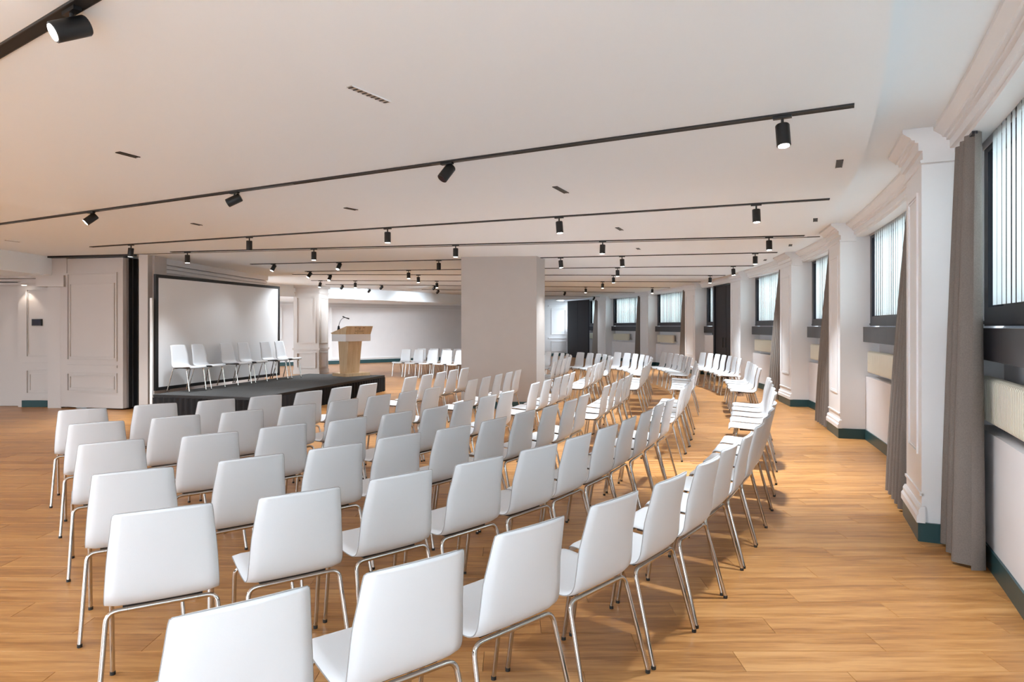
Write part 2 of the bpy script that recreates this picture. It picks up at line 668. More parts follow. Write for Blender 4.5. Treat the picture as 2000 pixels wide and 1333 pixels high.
# the bay with the black door
a, b = edges[DOOR_BAY]
struct(pbox(MB(), a, b, 35.1, 35.3, 0, 1.60).obj('wall_door_bay', 'black_panel'))
dr = struct(link('door_1', None, loc=P(a + deg(1.35), 34.9, 0)))
o3 = Vector(dr.location)


def dpart(name, mb, m):
    mb.v = [(x - o3.x, y - o3.y, z - o3.z) for x, y, z in mb.v]
    return mb.obj(name, m, dr)


for k in range(2):
    q0 = a + deg(0.32 + k * 0.95)
    dpart('leaf', pbox(MB(), q0, q0 + deg(0.93), 34.80, 34.86, 0.02, 2.82), 'black_panel')
    m = MB().tube([P(q0 + deg(0.12 + 0.68 * (1 - k)), 34.745, 0.95), P(q0 + deg(0.12 + 0.68 * (1 - k)), 34.745, 1.25)], 0.012)
    dpart('handle', m, 'black_metal')
m = MB()
pbox(m, a + deg(0.22), a + deg(0.31), 34.76, 35.1, 0, 2.88)
pbox(m, a + deg(2.22), a + deg(2.31), 34.76, 35.1, 0, 2.88)
pbox(m, a + deg(0.22), a + deg(2.31), 34.76, 35.1, 2.83, 2.88)
dpart('door_frame', m, 'dark_frame')
struct(pbox(MB(), a + deg(2.33), b, R_WALL, 35.2, 0, 1.30).obj('wall_right_low', 'wall_paint'))
struct(pbox(MB(), a + deg(2.33), b, R_WALL - 0.014, R_WALL + 0.01, 0, 0.14).obj('baseboard_right_low', 'teal_skirting'))


# ------------------------------------------------------------------ curtains
def curtain(t0, t1, folds, label, r=34.62, depth=0.10, z0=0.02, z1=2.855, flare=0.25, anchor=0, seed=1, rtop=34.63):
    """pleated drape; gathered at the top by `flare` towards the anchored side"""
    rnd = random.Random(seed)
    nt_ = folds * 10
    nz = 10
    vs_, fs_ = [], []
    ph = [rnd.uniform(-0.5, 0.5) for _ in range(folds + 2)]
    base = Vector(P((t0 + t1) / 2, r, 0))
    for side in (0, 1):
        for iz in range(nz + 1):
            zf = iz / nz
            z = z0 + (z1 - z0) * zf
            g = 1 - flare * zf ** 1.6
            for it in range(nt_ + 1):
                u = it / nt_
                uu = u * g if anchor == 0 else 1 - (1 - u) * g
                t = t0 + (t1 - t0) * uu
                w = ph[int(u * folds)] * 0.4
                wave = math.sin(u * folds * 2 * PI + w * math.sin(u * PI))
                wave = math.copysign(abs(wave) ** 0.8, wave)
                rr = r + (rtop - r) * zf ** 1.3 + depth * 0.5 * wave * (0.45 + 0.55 * (1 - zf)) + side * 0.006
                q = P(t, rr, z)
                vs_.append((q[0] - base.x, q[1] - base.y, z))
    k = nt_ + 1
    lay = (nz + 1) * k
    for side in (0, 1):
        for iz in range(nz):
            for it in range(nt_):
                q = side * lay + iz * k + it
                fs_.append((q, q + 1, q + k + 1, q + k))
    for iz in range(nz):
        for it in (0, nt_):
            q = iz * k + it
            fs_.append((q, q + k, q + k + lay, q + lay))
    for it in range(nt_):
        for iz in (0, nz):
            q = iz * k + it
            fs_.append((q, q + 1, q + 1 + lay, q + lay))
    m = MB()
    m.add(vs_, fs_)
    root = thing('curtain', label, 'curtain', base, 0, 'taupe curtains along the window wall')
    m.obj('drape', 'curtain_fabric', root, True, 70)
    hd = pbox(MB(), t0, t0 + (t1 - t0) * (1 - flare), rtop - 0.015, rtop + 0.015, 2.84, 2.858)
    hd.v = [(x - base.x, y - base.y, z) for x, y, z in hd.v]
    hd.obj('curtain_rail', 'dark_frame', root)
    return root


curtain(-25.36, -24.38, 3, 'wide taupe floor-length curtain between the first pilaster and the largest window', r=34.71, depth=0.17, flare=0.28, anchor=0, seed=3, rtop=34.73)
CT = ['taupe curtain hanging between the first panelled pilaster and its window', 'taupe curtain against the deep white pilaster with the plain side',
      'taupe curtain between two radiators, after the third pilaster', 'taupe curtain on the pilaster before the black door']
for i, pi_ in enumerate((1, 2, 3)):
    b = PIL[pi_][1]
    curtain(b + 0.01, b + 1.40, 5, CT[i], r=34.55, depth=0.16, flare=0.55, anchor=0, seed=10 + i)
curtain(PIL[4][1] + 0.02, PIL[4][1] + 0.20, 1, CT[3], r=34.66, depth=0.08, flare=0.1, seed=20)
for i, pi_ in enumerate((5, 6, 7)):
    b = PIL[pi_][1]
    curtain(b + 0.01, b + 1.15, 5, 'taupe curtain in the ' + ('first', 'second', 'third')[i] + ' window bay past the black door', r=34.62, depth=0.12, flare=0.35, anchor=0, seed=30 + i)

# ------------------------------------------------------------------ far wall, black panel, bulkhead
FA, FB = Vector((-13.2, 22.5)), Vector((4.84, 35.7))
fdir = (FB - FA).normalized()


def F(s):
    return FA + fdir * s


flen = (FB - FA).length
wb = MB().seg(FA, FB, 0, 0.2, 0, 2.94)
wb = struct(wb.obj('wall_back', 'wall_paint'))
struct(MB().seg(FA, FB, -0.014, 0.01, 0, 0.15).obj('baseboard_back', 'teal_skirting'))


def wall_frame(mb, p, q, z0, z1, w=0.03, d=0.015):
    d = d * 2.0
    t = (q - p).normalized()
    mb.seg(p, q, -d, 0.003, z0, z0 + w)
    mb.seg(p, q, -d, 0.003, z1 - w, z1)
    mb.seg(p, p + t * w, -d, 0.003, z0 + w, z1 - w)
    mb.seg(q - t * w, q, -d, 0.003, z0 + w, z1 - w)


mo = MB()
mo.seg(FA, FB, -0.03, 0.003, 2.44, 2.48)
mo.seg(FA, FB, -0.05, 0.003, 2.52, 2.58)
mo.obj('cornice_lines', 'trim_paint', wb)
for (s0, s1) in ((0.3, 2.0), (2.2, 3.9), (4.1, 5.0)):
    mo = MB()
    wall_frame(mo, F(s0), F(s1), 1.05, 2.35)
    wall_frame(mo, F(s0 + 0.12), F(s1 - 0.12), 1.17, 2.23, 0.02)
    wall_frame(mo, F(s0), F(s1), 0.28, 0.85)
    wall_frame(mo, F(s0 + 0.1), F(s1 - 0.1), 0.36, 0.77, 0.02)
    mo.obj('panel_moulding', 'trim_paint', wb)
mo = MB()
wall_frame(mo, F(7.0), F(14.6), 0.2, 2.38, 0.05, 0.02)
mo.obj('panel_moulding', 'trim_paint', wb)
for (s0, s1) in ((18.9, 19.9),):
    mo = MB()
    wall_frame(mo, F(s0), F(s1), 1.15, 2.5)
    wall_frame(mo, F(s0), F(s1), 0.25, 0.8)
    mo.seg(F(s0 - 0.2), F(s1 + 0.2), -0.03, 0.003, 0.93, 0.98)
    mo.seg(F(s0 - 0.2), F(s1 + 0.2), -0.03, 0.003, 2.62, 2.68)
    mo.obj('panel_moulding', 'trim_paint', wb)
d2 = struct(link('door_2', None, loc=(F(17.9).x, F(17.9).y, 0)))
m = MB()
m.seg(F(17.5), F(18.3), -0.03, 0.01, 0.02, 2.05)
m.v = [(x - F(17.9).x, y - F(17.9).y, z) for x, y, z in m.v]
m.obj('leaf', 'panel_paint', d2)
m = MB()
m.seg(F(17.38), F(17.5), -0.06, 0.01, 0, 2.15)
m.seg(F(18.3), F(18.42), -0.06, 0.01, 0, 2.15)
m.seg(F(17.5), F(18.3), -0.06, 0.01, 2.05, 2.15)
m.v = [(x - F(17.9).x, y - F(17.9).y, z) for x, y, z in m.v]
m.obj('door_frame', 'pillar_paint', d2)

bp_ = thing('black_screen', 'tall matt black panel standing at the far end of the window wall', 'screen', (3.3, 32.1, 0))
qa, qb = Vector((2.86, 33.05)), Vector((3.72, 31.15))
for k in range(2):
    c0 = qa + (qb - qa) * (0.5 * k + 0.004)
    c1 = qa + (qb - qa) * (0.5 * k + 0.496)
    m = MB().seg(c0, c1, 0.0, 0.06, 0.0, 2.88)
    m.v = [(x - 3.3, y - 32.1, z) for x, y, z in m.v]
    m.obj('panel', 'black_panel', bp_)

# bulkhead in front of the far wall
bk = MB().prism([(-13.5, 13.9), (-9.6, 18.0), (-6.5, 22.0), (-2.2, 27.5), (-0.6, 29.5), (-1.2, 31.5), F(0) + Vector((0.1, 0.2)), (-14.5, 21.0)], 2.56, 2.95)
struct(bk.obj('ceiling_bulkhead', 'ceiling_paint'))


# ------------------------------------------------------------------ pillars
def quad_pillar(name, poly, h, m, label):
    c = sum((Vector(p) for p in poly), Vector((0, 0))) / len(poly)
    root = thing(name, label, 'pillar', (c.x, c.y, 0))
    mb = MB().prism([Vector(p) - c for p in poly], 0, h)
    mb.obj('shaft', m, root)
    return root, c


root, c = quad_pillar('pillar', [(-0.985, 12.42), (0.47, 12.27), (0.655, 12.80), (0.64, 13.1), (-0.90, 13.25)], 2.945, 'pillar_paint', 'broad plain taupe pillar standing among the rows of chairs')
m = MB()
poly = [Vector(p) - c for p in [(-0.985, 12.42), (0.47, 12.27), (0.655, 12.80), (0.64, 13.1), (-0.90, 13.25)]]
for k in range(5):
    m.seg(poly[k], poly[(k + 1) % 5], -0.012, 0.004, 0, 0.14)
m.obj('skirting', 'teal_skirting', root)

pp = [(-7.22, 21.15), (-6.38, 21.15), (-6.30, 21.95), (-7.22, 21.95)]
root, c = quad_pillar('panelled_pillar', pp, 2.945, 'panel_paint', 'cream panelled column behind the stage with a moulded waist band')
poly = [Vector(p) - c for p in pp]
m = MB()
for k in range(4):
    p, q = poly[k], poly[(k + 1) % 4]
    t = (q - p).normalized()
    wall_frame(m, p + t * 0.1, q - t * 0.1, 1.02, 2.55, 0.03, 0.016)
    wall_frame(m, p + t * 0.1, q - t * 0.1, 0.2, 0.72, 0.03, 0.016)
m.obj('panel_moulding', 'panel_paint', root)
for nm, z0, z1, d in (('waist_band', 0.80, 0.87, 0.03), ('neck_band', 2.68, 2.72, 0.025), ('capital', 2.86, 2.944, 0.05), ('plinth', 0, 0.14, 0.02)):
    m = MB().prism([(p.x + math.copysign(d, p.x), p.y + math.copysign(d, p.y)) for p in poly], z0, z1)
    m.obj(nm, 'panel_paint', root)

# ------------------------------------------------------------------ wall behind the screen
CORE = [Vector((-7.0, 12.12)), Vector((-6.93, 13.3)), Vector((-6.87, 14.6)), Vector((-6.78, 16.0)), Vector((-6.64, 17.2))]
m = MB()
m.prism(CORE + [Vector((-7.5, 17.3)), Vector((-7.5, 12.95)), Vector((-7.05, 12.95)), Vector((-7.05, 12.12))], 0, 2.944)
wc = struct(m.obj('wall_core', 'wall_paint'))
m = MB()
for k in range(4):
    p, q = CORE[k], CORE[k + 1]
    for (z0, z1, d) in ((2.60, 2.63, 0.02), (2.66, 2.72, 0.035), (2.74, 2.80, 0.055), (2.82, 2.944, 0.09)):
        m.seg(p, q, -d, 0.02, z0, z1)
m.obj('cornice_lines', 'trim_paint', wc)
m = MB()
for k in range(4):
    m.seg(CORE[k], CORE[k + 1], -0.014, 0.02, 0, 0.14)
m.obj('skirting', 'teal_skirting', wc)
# end post of that wall
struct(MB().box(-7.01, -6.84, 12.02, 12.18, 0, 2.944).obj('trim_40', 'panel_paint'))
struct(MB().box(-7.04, -6.80, 12.17, 12.60, 0, 2.944).obj('trim_41', 'panel_paint'))

# ------------------------------------------------------------------ folding partition, left wall
ta, tb = Vector((-8.78, 12.44)), Vector((-7.38, 12.14))
td = (tb - ta).normalized()
fp = thing('folding_partition', 'cream panelled folding partition leaves parked beside the black recess', 'partition', (-8.05, 12.3, 0))
o4 = Vector((-8.05, 12.3))


def fpart(name, mb, m, par=None):
    mb.v = [(x - o4.x, y - o4.y, z) for x, y, z in mb.v]
    return mb.obj(name, m, par or fp)


leaf = fpart('leaf', MB().seg(ta, tb, 0, 0.09, 0.03, 2.90), 'panel_paint')
m = MB()
p, q = ta + td * 0.17, tb - td * 0.12
wall_frame(m, p, q, 0.33, 0.68 + 0.02, 0.025, 0.014)
wall_frame(m, p + td * 0.06, q - td * 0.06, 0.39, 0.64, 0.018, 0.010)
m.seg(p, q, -0.022, 0.003, 0.80, 0.85)
wall_frame(m, p, q, 0.93, 2.62, 0.025, 0.014)
wall_frame(m, p + td * 0.06, q - td * 0.06, 0.99, 2.42, 0.018, 0.010)
fpart('panel_moulding', m, 'panel_paint')
for k in range(3):
    dd = 0.10 * (k + 1)
    p = ta + Vector((0.06, dd + 0.03))
    q = tb + Vector((0.028 * (k + 1), dd + 0.03))
    fpart('leaf', MB().seg(p, q, 0, 0.08, 0.03, 2.90), 'pillar_paint')
    fpart('edge_seal', MB().seg(q, q + td * 0.02, 0, 0.08, 0.03, 2.90), 'black_metal')
# black recess behind it
struct(MB().box(-8.6, -7.05, 12.95, 13.1, 0, 2.944).obj('wall_recess', 'black_cloth'))
fs2 = thing('black_drape', 'black pleated drape filling the gap beside the folding partition', 'curtain', (-7.28, 12.6, 0))
m = MB()
pr = []
for k in range(33):
    u = k / 32
    pr.append((-0.27 + 0.44 * u, 0.035 * math.sin(u * 5 * 2 * PI)))
pr2 = pr + [(x, y + 0.008) for x, y in pr[::-1]]
m.sweep(pr2, [lambda u, v, z=z: (u, v, z) for z in (0.01, 2.92)])
m.obj('drape', 'black_cloth', fs2, True, 60)
# partition track in the ceiling, running across the hall
pt_ = thing('partition_track', 'thin recessed track in the ceiling crossing the hall from the folding partition', 'track', (-2.0, 10.93, 2.94))
m = MB().seg((-8.9 + 2, 12.285 - 10.93 + 0.03), (4.62 + 2, 9.61 - 10.93), -0.02, 0.02, -0.006, 0.004)
m.obj('channel', 'track_cover', pt_)
m = MB().seg((-8.9 + 2, 12.285 - 10.93 + 0.03), (-7.05 + 2, 11.93 - 10.93 + 0.03), -0.05, 0.05, -0.035, 0.0)
m.obj('head_seal', 'black_metal', pt_)

# left wall, set in three shallow planes
wl = struct(MB().box(-9.74, -8.86, 12.62, 12.9, 0, 2.58).obj('wall_left', 'panel_paint'))
m = MB()
a0, a1 = Vector((-9.66, 12.62)), Vector((-9.03, 12.62))
wall_frame(m, a0 + Vector((0.09, 0)), a1 - Vector((0.03, 0)), 0.98, 2.33, 0.022, 0.014)
wall_frame(m, a0 + Vector((0.12, 0)), a1 - Vector((0.06, 0)), 1.02, 2.29, 0.012, 0.008)
wall_frame(m, a0 + Vector((0.09, 0)), a1 - Vector((0.03, 0)), 0.26, 0.74, 0.022, 0.014)
wall_frame(m, a0 + Vector((0.15, 0)), a1 - Vector((0.09, 0)), 0.32, 0.66, 0.015, 0.008)
m.seg(a0, a1, -0.03, 0.003, 0.84, 0.88)
m.seg(a0, a1, -0.025, 0.003, 0.14, 0.19)
m.seg(a0, a1, -0.05, 0.003, 2.44, 2.48)
m.obj('panel_moulding', 'panel_paint', wl)
MB().seg(a0, a1, -0.012, 0.003, 0, 0.13).obj('skirting', 'teal_skirting', wl)
struct(MB().box(-9.04, -8.78, 12.46, 12.9, 0, 2.58).obj('trim_42', 'panel_paint'))
struct(MB().box(-9.2, -8.66, 12.36, 12.75, 2.36, 2.58).obj('trim_43', 'panel_paint'))
struct(MB().box(-8.92, -8.62, 12.38, 12.9, 2.58, 2.944).obj('trim_44', 'panel_paint'))
d3 = struct(link('door_3', None, loc=(-10.54, 12.72, 0)))
MB().box(-0.75, 0.79, 0, 0.06, 0.01, 2.40).obj('leaf', 'panel_paint', d3)
MB().box(0.792, 0.82, -0.02, 0.10, 0, 2.44).obj('door_frame', 'pillar_paint', d3)
MB().box(-0.75, 0.82, -0.02, 0.10, 2.405, 2.44).obj('door_head', 'pillar_paint', d3)
struct(MB().box(-15, -9.72, 12.80, 13.0, 0, 2.58).obj('wall_left_far', 'panel_paint'))
m = MB()
for z0, z1, d in ((2.40, 2.45, 0.03), (2.47, 2.52, 0.06), (2.53, 2.58, 0.10)):
    m.box(-15, -9.0, 12.62 - d, 12.8, z0, z1)
struct(m.obj('trim_45', 'panel_paint'))
struct(MB().prism([(-15, 8.5), (-8.95, 10.8), (-8.90, 12.40), (-8.93, 13.2), (-15, 13.2)], 2.58, 2.95).obj('ceiling_bulkhead_left', 'ceiling_paint'))
sg = thing('wall_display', 'small dark room display screwed to the panelled wall by the plain door', 'display', (-9.35, 12.60, 1.67))
MB().box(-0.095, 0.095, -0.018, 0.02, -0.066, 0.066).obj('case', 'black_metal', sg)
MB().box(-0.082, 0.082, -0.021, -0.018, -0.052, 0.052).obj('glass', 'display_glass', sg)
dl = thing('downlight', 'small recessed downlight under the cornice beside the plain door', 'downlight', (-9.53, 12.50, 2.395))
MB().tube([(0, 0, 0), (0, 0, 0.008)], 0.055, 20).obj('rim', 'trim_paint', dl, True, 40)
MB().tube([(0, 0, -0.003), (0, 0, 0.001)], 0.04, 20).obj('lens', 'downlight', dl, True, 40)
ld = bpy.data.lights.new('downlight_lamp', 'SPOT')
ld.energy = 5
ld.color = (1, 0.9, 0.78)
ld.spot_size = R_(80)
ld.shadow_soft_size = 0.03
lo = bpy.data.objects.new('downlight_lamp', ld)
COL.objects.link(lo)
lo.parent = dl
lo.location = (0, 0, -0.02)

# ------------------------------------------------------------------ stage
SU, SV = Vector((0.236, 0.9717)), Vector((-0.9717, 0.236))
S0 = Vector((-4.33, 10.82))
SH = 0.39
sl, sd = 5.05, 2.06
st = thing('stage', 'low grey carpeted stage with black skirt in front of the projection screen', 'stage', (S0.x, S0.y, 0))
for k in range(3):
    p0 = SU * (sl / 3 * k + 0.004)
    p1 = SU * (sl / 3 * (k + 1) - 0.004)
    MB().prism([p0, p1, p1 + SV * sd, p0 + SV * sd], SH - 0.06, SH).obj('deck', 'stage_carpet', st)
m = MB()
for (p, q) in ((Vector((0, 0)), SU * sl), (SU * sl, SU * sl + SV * sd), (SV * sd, Vector((0, 0)))):
    m.seg(p, q, -0.012, 0.005, SH - 0.045, SH - 0.002)
m.obj('edge_trim', 'black_metal', st)


def skirt(p, q, folds):
    t = (q - p)
    ln = t.length
    t.normalize()
    n_ = Vector((-t.y, t.x))
    m_ = MB()
    k = folds * 6
    pr_ = []
    for i in range(k + 1):
        s_ = ln * i / k
        d_ = 0.018 * math.sin(i / 6 * 2 * PI) + 0.03
        pr_.append(p + t * s_ - n_ * (d_ - 0.036))
    pr3 = [(w.x, w.y) for w in pr_] + [(w.x + n_.x * 0.006, w.y + n_.y * 0.006) for w in pr_[::-1]]
    m_.sweep(pr3, [lambda u, v, z=z: (u, v, z) for z in (0.005, SH - 0.05)])
    return m_


skirt(Vector((0, 0)) - SV * 0.03, SU * sl - SV * 0.03, 40).obj('skirt', 'black_cloth', st, True, 60)
skirt(SU * (sl + 0.03), SU * (sl + 0.03) + SV * sd, 18).obj('skirt', 'black_cloth', st, True, 60)
skirt(SV * sd - SU * 0.03, -SU * 0.03, 18).obj('skirt', 'black_cloth', st, True, 60)

# ------------------------------------------------------------------ projection screen
q0, q1 = Vector((-6.52, 11.72)), Vector((-5.60, 15.44))
c = (q0 + q1) / 2
ps = thing('projection_screen', 'large white projection screen in a thin black frame behind the stage chairs', 'projection screen', (c.x, c.y, SH))
p0, p1 = q0 - c, q1 - c
t = (p1 - p0).normalized()
z0, z1 = 0.02, 2.16
MB().seg(p0 + t * 0.05, p1 - t * 0.05, 0.01, 0.03, z0 + 0.05, z1 - 0.05).obj('fabric', 'screen_white', ps)
MB().seg(p0, p1, 0, 0.05, z1 - 0.06, z1).obj('frame_rail', 'black_metal', ps)
MB().seg(p0, p1, 0, 0.05, z0, z0 + 0.06).obj('frame_rail', 'black_metal', ps)
MB().seg(p0, p0 + t * 0.06, 0, 0.05, z0 + 0.06, z1 - 0.06).obj('frame_stile', 'black_metal', ps)
MB().seg(p1 - t * 0.06, p1, 0, 0.05, z0 + 0.06, z1 - 0.06).obj('frame_stile', 'black_metal', ps)
nn = Vector((-t.y, t.x))
for s_ in (0.10, 0.9):
    pp_ = p0 + (p1 - p0) * s_
    m = MB()
    w = pp_ + nn * 0.07
    zz = -SH if s_ < 0.0 else -0.0
    m.tube([(w.x, w.y, 0), (w.x, w.y, 2.05)], 0.02)
    w2 = pp_ + nn * 0.22
    m.tube([(w2.x, w2.y, 0), (w.x, w.y, 0.9)], 0.014)
    m.obj('stand_leg', 'black_metal', ps, True, 40)
w = p0 - t * 0.05 + nn * 0.05
MB().box(w.x - 0.02, w.x + 0.02, w.y - 0.02, w.y + 0.02, -0.36, 1.72).obj('side_post', 'trim_paint', ps)

# ------------------------------------------------------------------ lectern
LC = Vector((-3.91, 15.58))
LT = Vector((0.62, 0.785))       # along its front face
lrot = math.atan2(LT.y, LT.x)
le = thing('lectern', 'pale wooden lectern with a white band and slanted top on the stage', 'lectern', (LC.x, LC.y, SH), lrot)
# local: x along the front, -y towards the audience
MB().box(-0.36, 0.36, -0.26, 0.26, 0, 0.075).obj('base', 'lectern_wood', le)
m = MB()
bz, tz = 0.075, 0.84
vs_ = [(-0.24, -0.13, bz), (0.13, -0.13, bz), (0.13, 0.13, bz), (-0.24, 0.13, bz), (-0.24, -0.20, tz), (0.16, -0.20, tz), (0.16, 0.20, tz), (-0.24, 0.20, tz)]
m.add(vs_, [(3, 2, 1, 0), (4, 5, 6, 7), (0, 1, 5, 4), (1, 2, 6, 5), (2, 3, 7, 6), (3, 0, 4, 7)])
m.obj('column', 'lectern_wood', le)
MB().box(-0.37, 0.37, -0.27, 0.27, 0.84, 1.01).obj('band', 'lectern_white', le)
m = MB()
vs_ = [(-0.37, -0.27, 1.01), (0.37, -0.27, 1.01), (0.37, 0.27, 1.01), (-0.37, 0.27, 1.01), (-0.37, -0.30, 1.205), (0.42, -0.30, 1.205), (0.39, 0.29, 1.04), (-0.39, 0.29, 1.04)]
m.add(vs_, [(3, 2, 1, 0), (4, 5, 6, 7), (0, 1, 5, 4), (1, 2, 6, 5), (2, 3, 7, 6), (3, 0, 4, 7)])
top = m.obj('slanted_top', 'lectern_wood', le)
# engraved emblem: two side marks, a small crown and two lines of small lettering
m = MB()


def mark(x, z, w, h, rot=0.0):
    yy = -0.27 - 0.03 * (z - 1.01) / 0.195 - 0.0025
    c_, s_ = math.cos(rot), math.sin(rot)
    pts = []
    for (u, v) in ((-w / 2, -h / 2), (w / 2, -h / 2), (w / 2, h / 2), (-w / 2, h / 2)):
        pts.append((x + u * c_ - v * s_, z + u * s_ + v * c_))
    m.add([(px_, yy, pz_) for px_, pz_ in pts] + [(px_, yy + 0.004, pz_) for px_, pz_ in pts],
          [(0, 1, 2, 3), (7, 6, 5, 4), (0, 4, 5, 1), (1, 5, 6, 2), (2, 6, 7, 3), (3, 7, 4, 0)])


for sx in (-0.105, 0.145):
    mark(sx, 1.170, 0.045, 0.010)
    mark(sx, 1.032, 0.035, 0.008)
for k in range(5):
    mark(0.0 + k * 0.011, 1.148 + (0.012 if k % 2 == 0 else 0), 0.006, 0.018, 0.2 * (k - 2))
mark(0.022, 1.128, 0.05, 0.006)
x = -0.10
rr = random.Random(5)
while x < 0.145:
    w = rr.choice((0.008, 0.012, 0.016))
    mark(x, 1.083, 0.005, 0.026)
    mark(x + w * 0.5, 1.083 + rr.choice((-0.010, 0.0, 0.010)), w, 0.005)
    x += w + 0.012
for k in range(9):
    mark(-0.05 + k * 0.018, 1.042, 0.010, 0.005)
m.obj('emblem', 'print_dark', top)
mi = thing('microphone', 'black gooseneck microphone standing on the lectern top', 'microphone', (LC.x, LC.y, SH + 1.06), lrot)
MB().tube([(-0.335, 0.05, 0.052), (-0.335, 0.05, 0.15)], 0.03, 14, radii=[0.035, 0.022]).obj('base', 'black_metal', mi, True, 40)
pts = []
for k in range(11):
    u = k / 10
    pts.append((-0.335 + 0.20 * u ** 1.5, 0.05 + 0.02 * u, 0.13 + 0.22 * math.sin(u * PI / 2)))
MB().tube(pts, 0.006, 8).obj('gooseneck', 'black_metal', mi, True, 60)
MB().tube([(-0.20, 0.066, 0.375), (-0.12, 0.07, 0.350), (-0.02, 0.07, 0.325)], 0.016, 10, radii=[0.016, 0.010, 0.018]).obj('capsule', 'black_rubber', mi, True, 50)

# ------------------------------------------------------------------ ceiling tracks and spotlights
LINES = {}


def radial(theta, r0=22.5, r1=R_TRACK):
    return Vector(P(theta, r0, 0)[:2]), Vector(P(theta, r1, 0)[:2])


LINES['A'] = (Vector((-6.2, 5.55)), Vector((0.20, 1.34)))
LINES['B'] = (Vector((-7.6, 8.84)), Vector((2.07, 3.87)))
LINES['C'] = (Vector((-7.11, 10.81)), Vector((3.34, 6.73)))
LINES['D'] = (Vector((-6.15, 11.55)), Vector((4.32, 9.46)))
LINES['E'] = (Vector((-5.65, 13.84)), Vector((4.82, 11.63)))
LINES['F'] = (Vector((-5.06, 15.66)), Vector((5.36, 14.20)))
LINES['G'] = (Vector((-5.70, 16.60)), Vector((5.63, 16.90)))
LINES['H'] = (Vector((-5.90, 18.80)), Vector((5.72, 19.40)))
LINES['I'] = (Vector((-6.0, 20.6)), Vector((5.5, 22.3)))
LINES['J'] = (Vector((-3.3, 23.4)), Vector((4.9, 25.6)))
LINES['K'] = (Vector((-1.0, 27.6)), Vector((4.0, 29.3)))
ORD = ['', 'first', 'second', 'third', 'fourth', 'fifth', 'sixth', 'seventh', 'eighth', 'ninth', 'tenth', 'eleventh', 'twelfth', 'thirteenth']
TRK_TXT = {'A': 'over the open floor, widest in view', 'B': 'over the back rows of chairs', 'C': 'over the middle rows of chairs', 'D': 'running alongside the partition track', 'E': 'passing in front of the taupe pillar',
           'F': 'just past the taupe pillar', 'G': 'second past the taupe pillar', 'H': 'third past the taupe pillar', 'I': 'fourth past the taupe pillar', 'J': 'fifth past the taupe pillar', 'K': 'closest to the far wall'}
CZ = 2.94
for key, (p, q) in LINES.items():
    c = (p + q) / 2
    tr = thing('light_track', 'slim black ceiling light track ' + TRK_TXT[key], 'light track', (c.x, c.y, CZ), 0, 'ceiling light tracks')
    t = (q - p).normalized()
    MB().seg(p - c, q - c, -0.026, 0.026, -0.010, 0.002).obj('channel', 'track_black', tr)
    MB().seg(p - c, q - c, -0.031, -0.026, -0.012, 0.002).obj('flange', 'black_metal', tr)
    MB().seg(p - c, q - c, 0.026, 0.031, -0.012, 0.002).obj('flange', 'black_metal', tr)
    ln = (q - p).length
    s_ = 0.9
    while s_ < ln - 1.0:
        MB().seg(p - c + t * s_, p - c + t * (s_ + 0.75), -0.016, 0.016, -0.013, -0.009).obj('cover_strip', 'track_cover', tr)
        s_ += 2.3

# spotlight prototype meshes (local origin at the pivot of the head, track overhead)
ad = MB().box(-0.055, 0.055, -0.016, 0.016, 0.045, 0.062).mesh('adapter', 'black_metal')
nk = MB().tube([(0, 0, 0.0), (0, 0, 0.048)], 0.009, 10).mesh('stem', 'black_metal', True, 40)
hb = MB()
ring = [(-0.136, 0.040), (-0.133, 0.043), (0.0, 0.043), (0.006, 0.039), (0.008, 0.020)]
hb.tube([(0, 0, z) for z, r in ring], 0.04, 22, True, [max(r, 0.001) for z, r in ring])
hb = hb.mesh('head', 'black_metal', True, 40)
ln_ = MB().tube([(0, 0, -0.1375), (0, 0, -0.134)], 0.034, 20).mesh('lens', 'lamp_lens', True, 40)
ln_off = MB().tube([(0, 0, -0.1375), (0, 0, -0.134)], 0.034, 20).mesh('lens', 'display_glass', True, 40)
SPOTS = {'A': [140], 'B': [178, 458, 873, 1528], 'C': [256, 487, 757, 1092, 1477], 'D': [366, 613, 890, 1177, 1502],
         'E': [534, 662, 857, 1095, 1215, 1475], 'F': [604.5, 798, 1206, 1432], 'G': [644, 817, 1198, 1387], 'H': [626, 694, 853, 1177],
         'I': [668, 745, 848, 1144, 1274], 'J': [721, 855, 1103], 'K': [1160]}
# tilt of the heads that are visibly swung: (azimuth of the beam in degrees, degrees from straight down)
TILT = {('A', 0): (226, 60), ('B', 0): (215, 48), ('B', 1): (190, 62), ('B', 2): (215, 38), ('B', 3): (270, 10),
        ('E', 0): (215, 28), ('E', 1): (240, 30), ('F', 0): (210, 35), ('G', 0): (240, 25), ('H', 0): (230, 15), ('C', 1): (120, 4), ('C', 0): (150, 9), ('J', 0): (128, 62), ('J', 1): (128, 62), ('I', 0): (128, 62), ('I', 1): (128, 64), ('I', 2): (128, 64), ('J', 2): (100, 60), ('K', 0): (110, 55)}
DIM = {('D', 0): 0.6, ('E', 0): 0.1, ('E', 1): 0.4, ('C', 0): 0.9, ('D', 1): 1.2, ('B', 0): 0.15, ('A', 0): 0.08, ('F', 0): 0.4, ('I', 0): 0.4, ('I', 1): 0.9, ('J', 0): 0.9, ('J', 1): 1.2, ('J', 2): 0.4, ('K', 0): 0.4, ('I', 2): 1.2, ('H', 0): 0.4, ('B', 1): 0.3, ('B', 3): 0.85, ('C', 4): 2.0, ('D', 4): 1.6, ('E', 5): 1.6, ('F', 3): 1.6, ('G', 3): 1.8, ('C', 3): 1.6, ('D', 3): 1.1, ('E', 4): 1.1, ('F', 2): 1.2, ('G', 2): 1.2, ('I', 4): 2.0}
OFF = {('B', 2), ('C', 1), ('E', 2), ('B', 1)}
rs = random.Random(11)
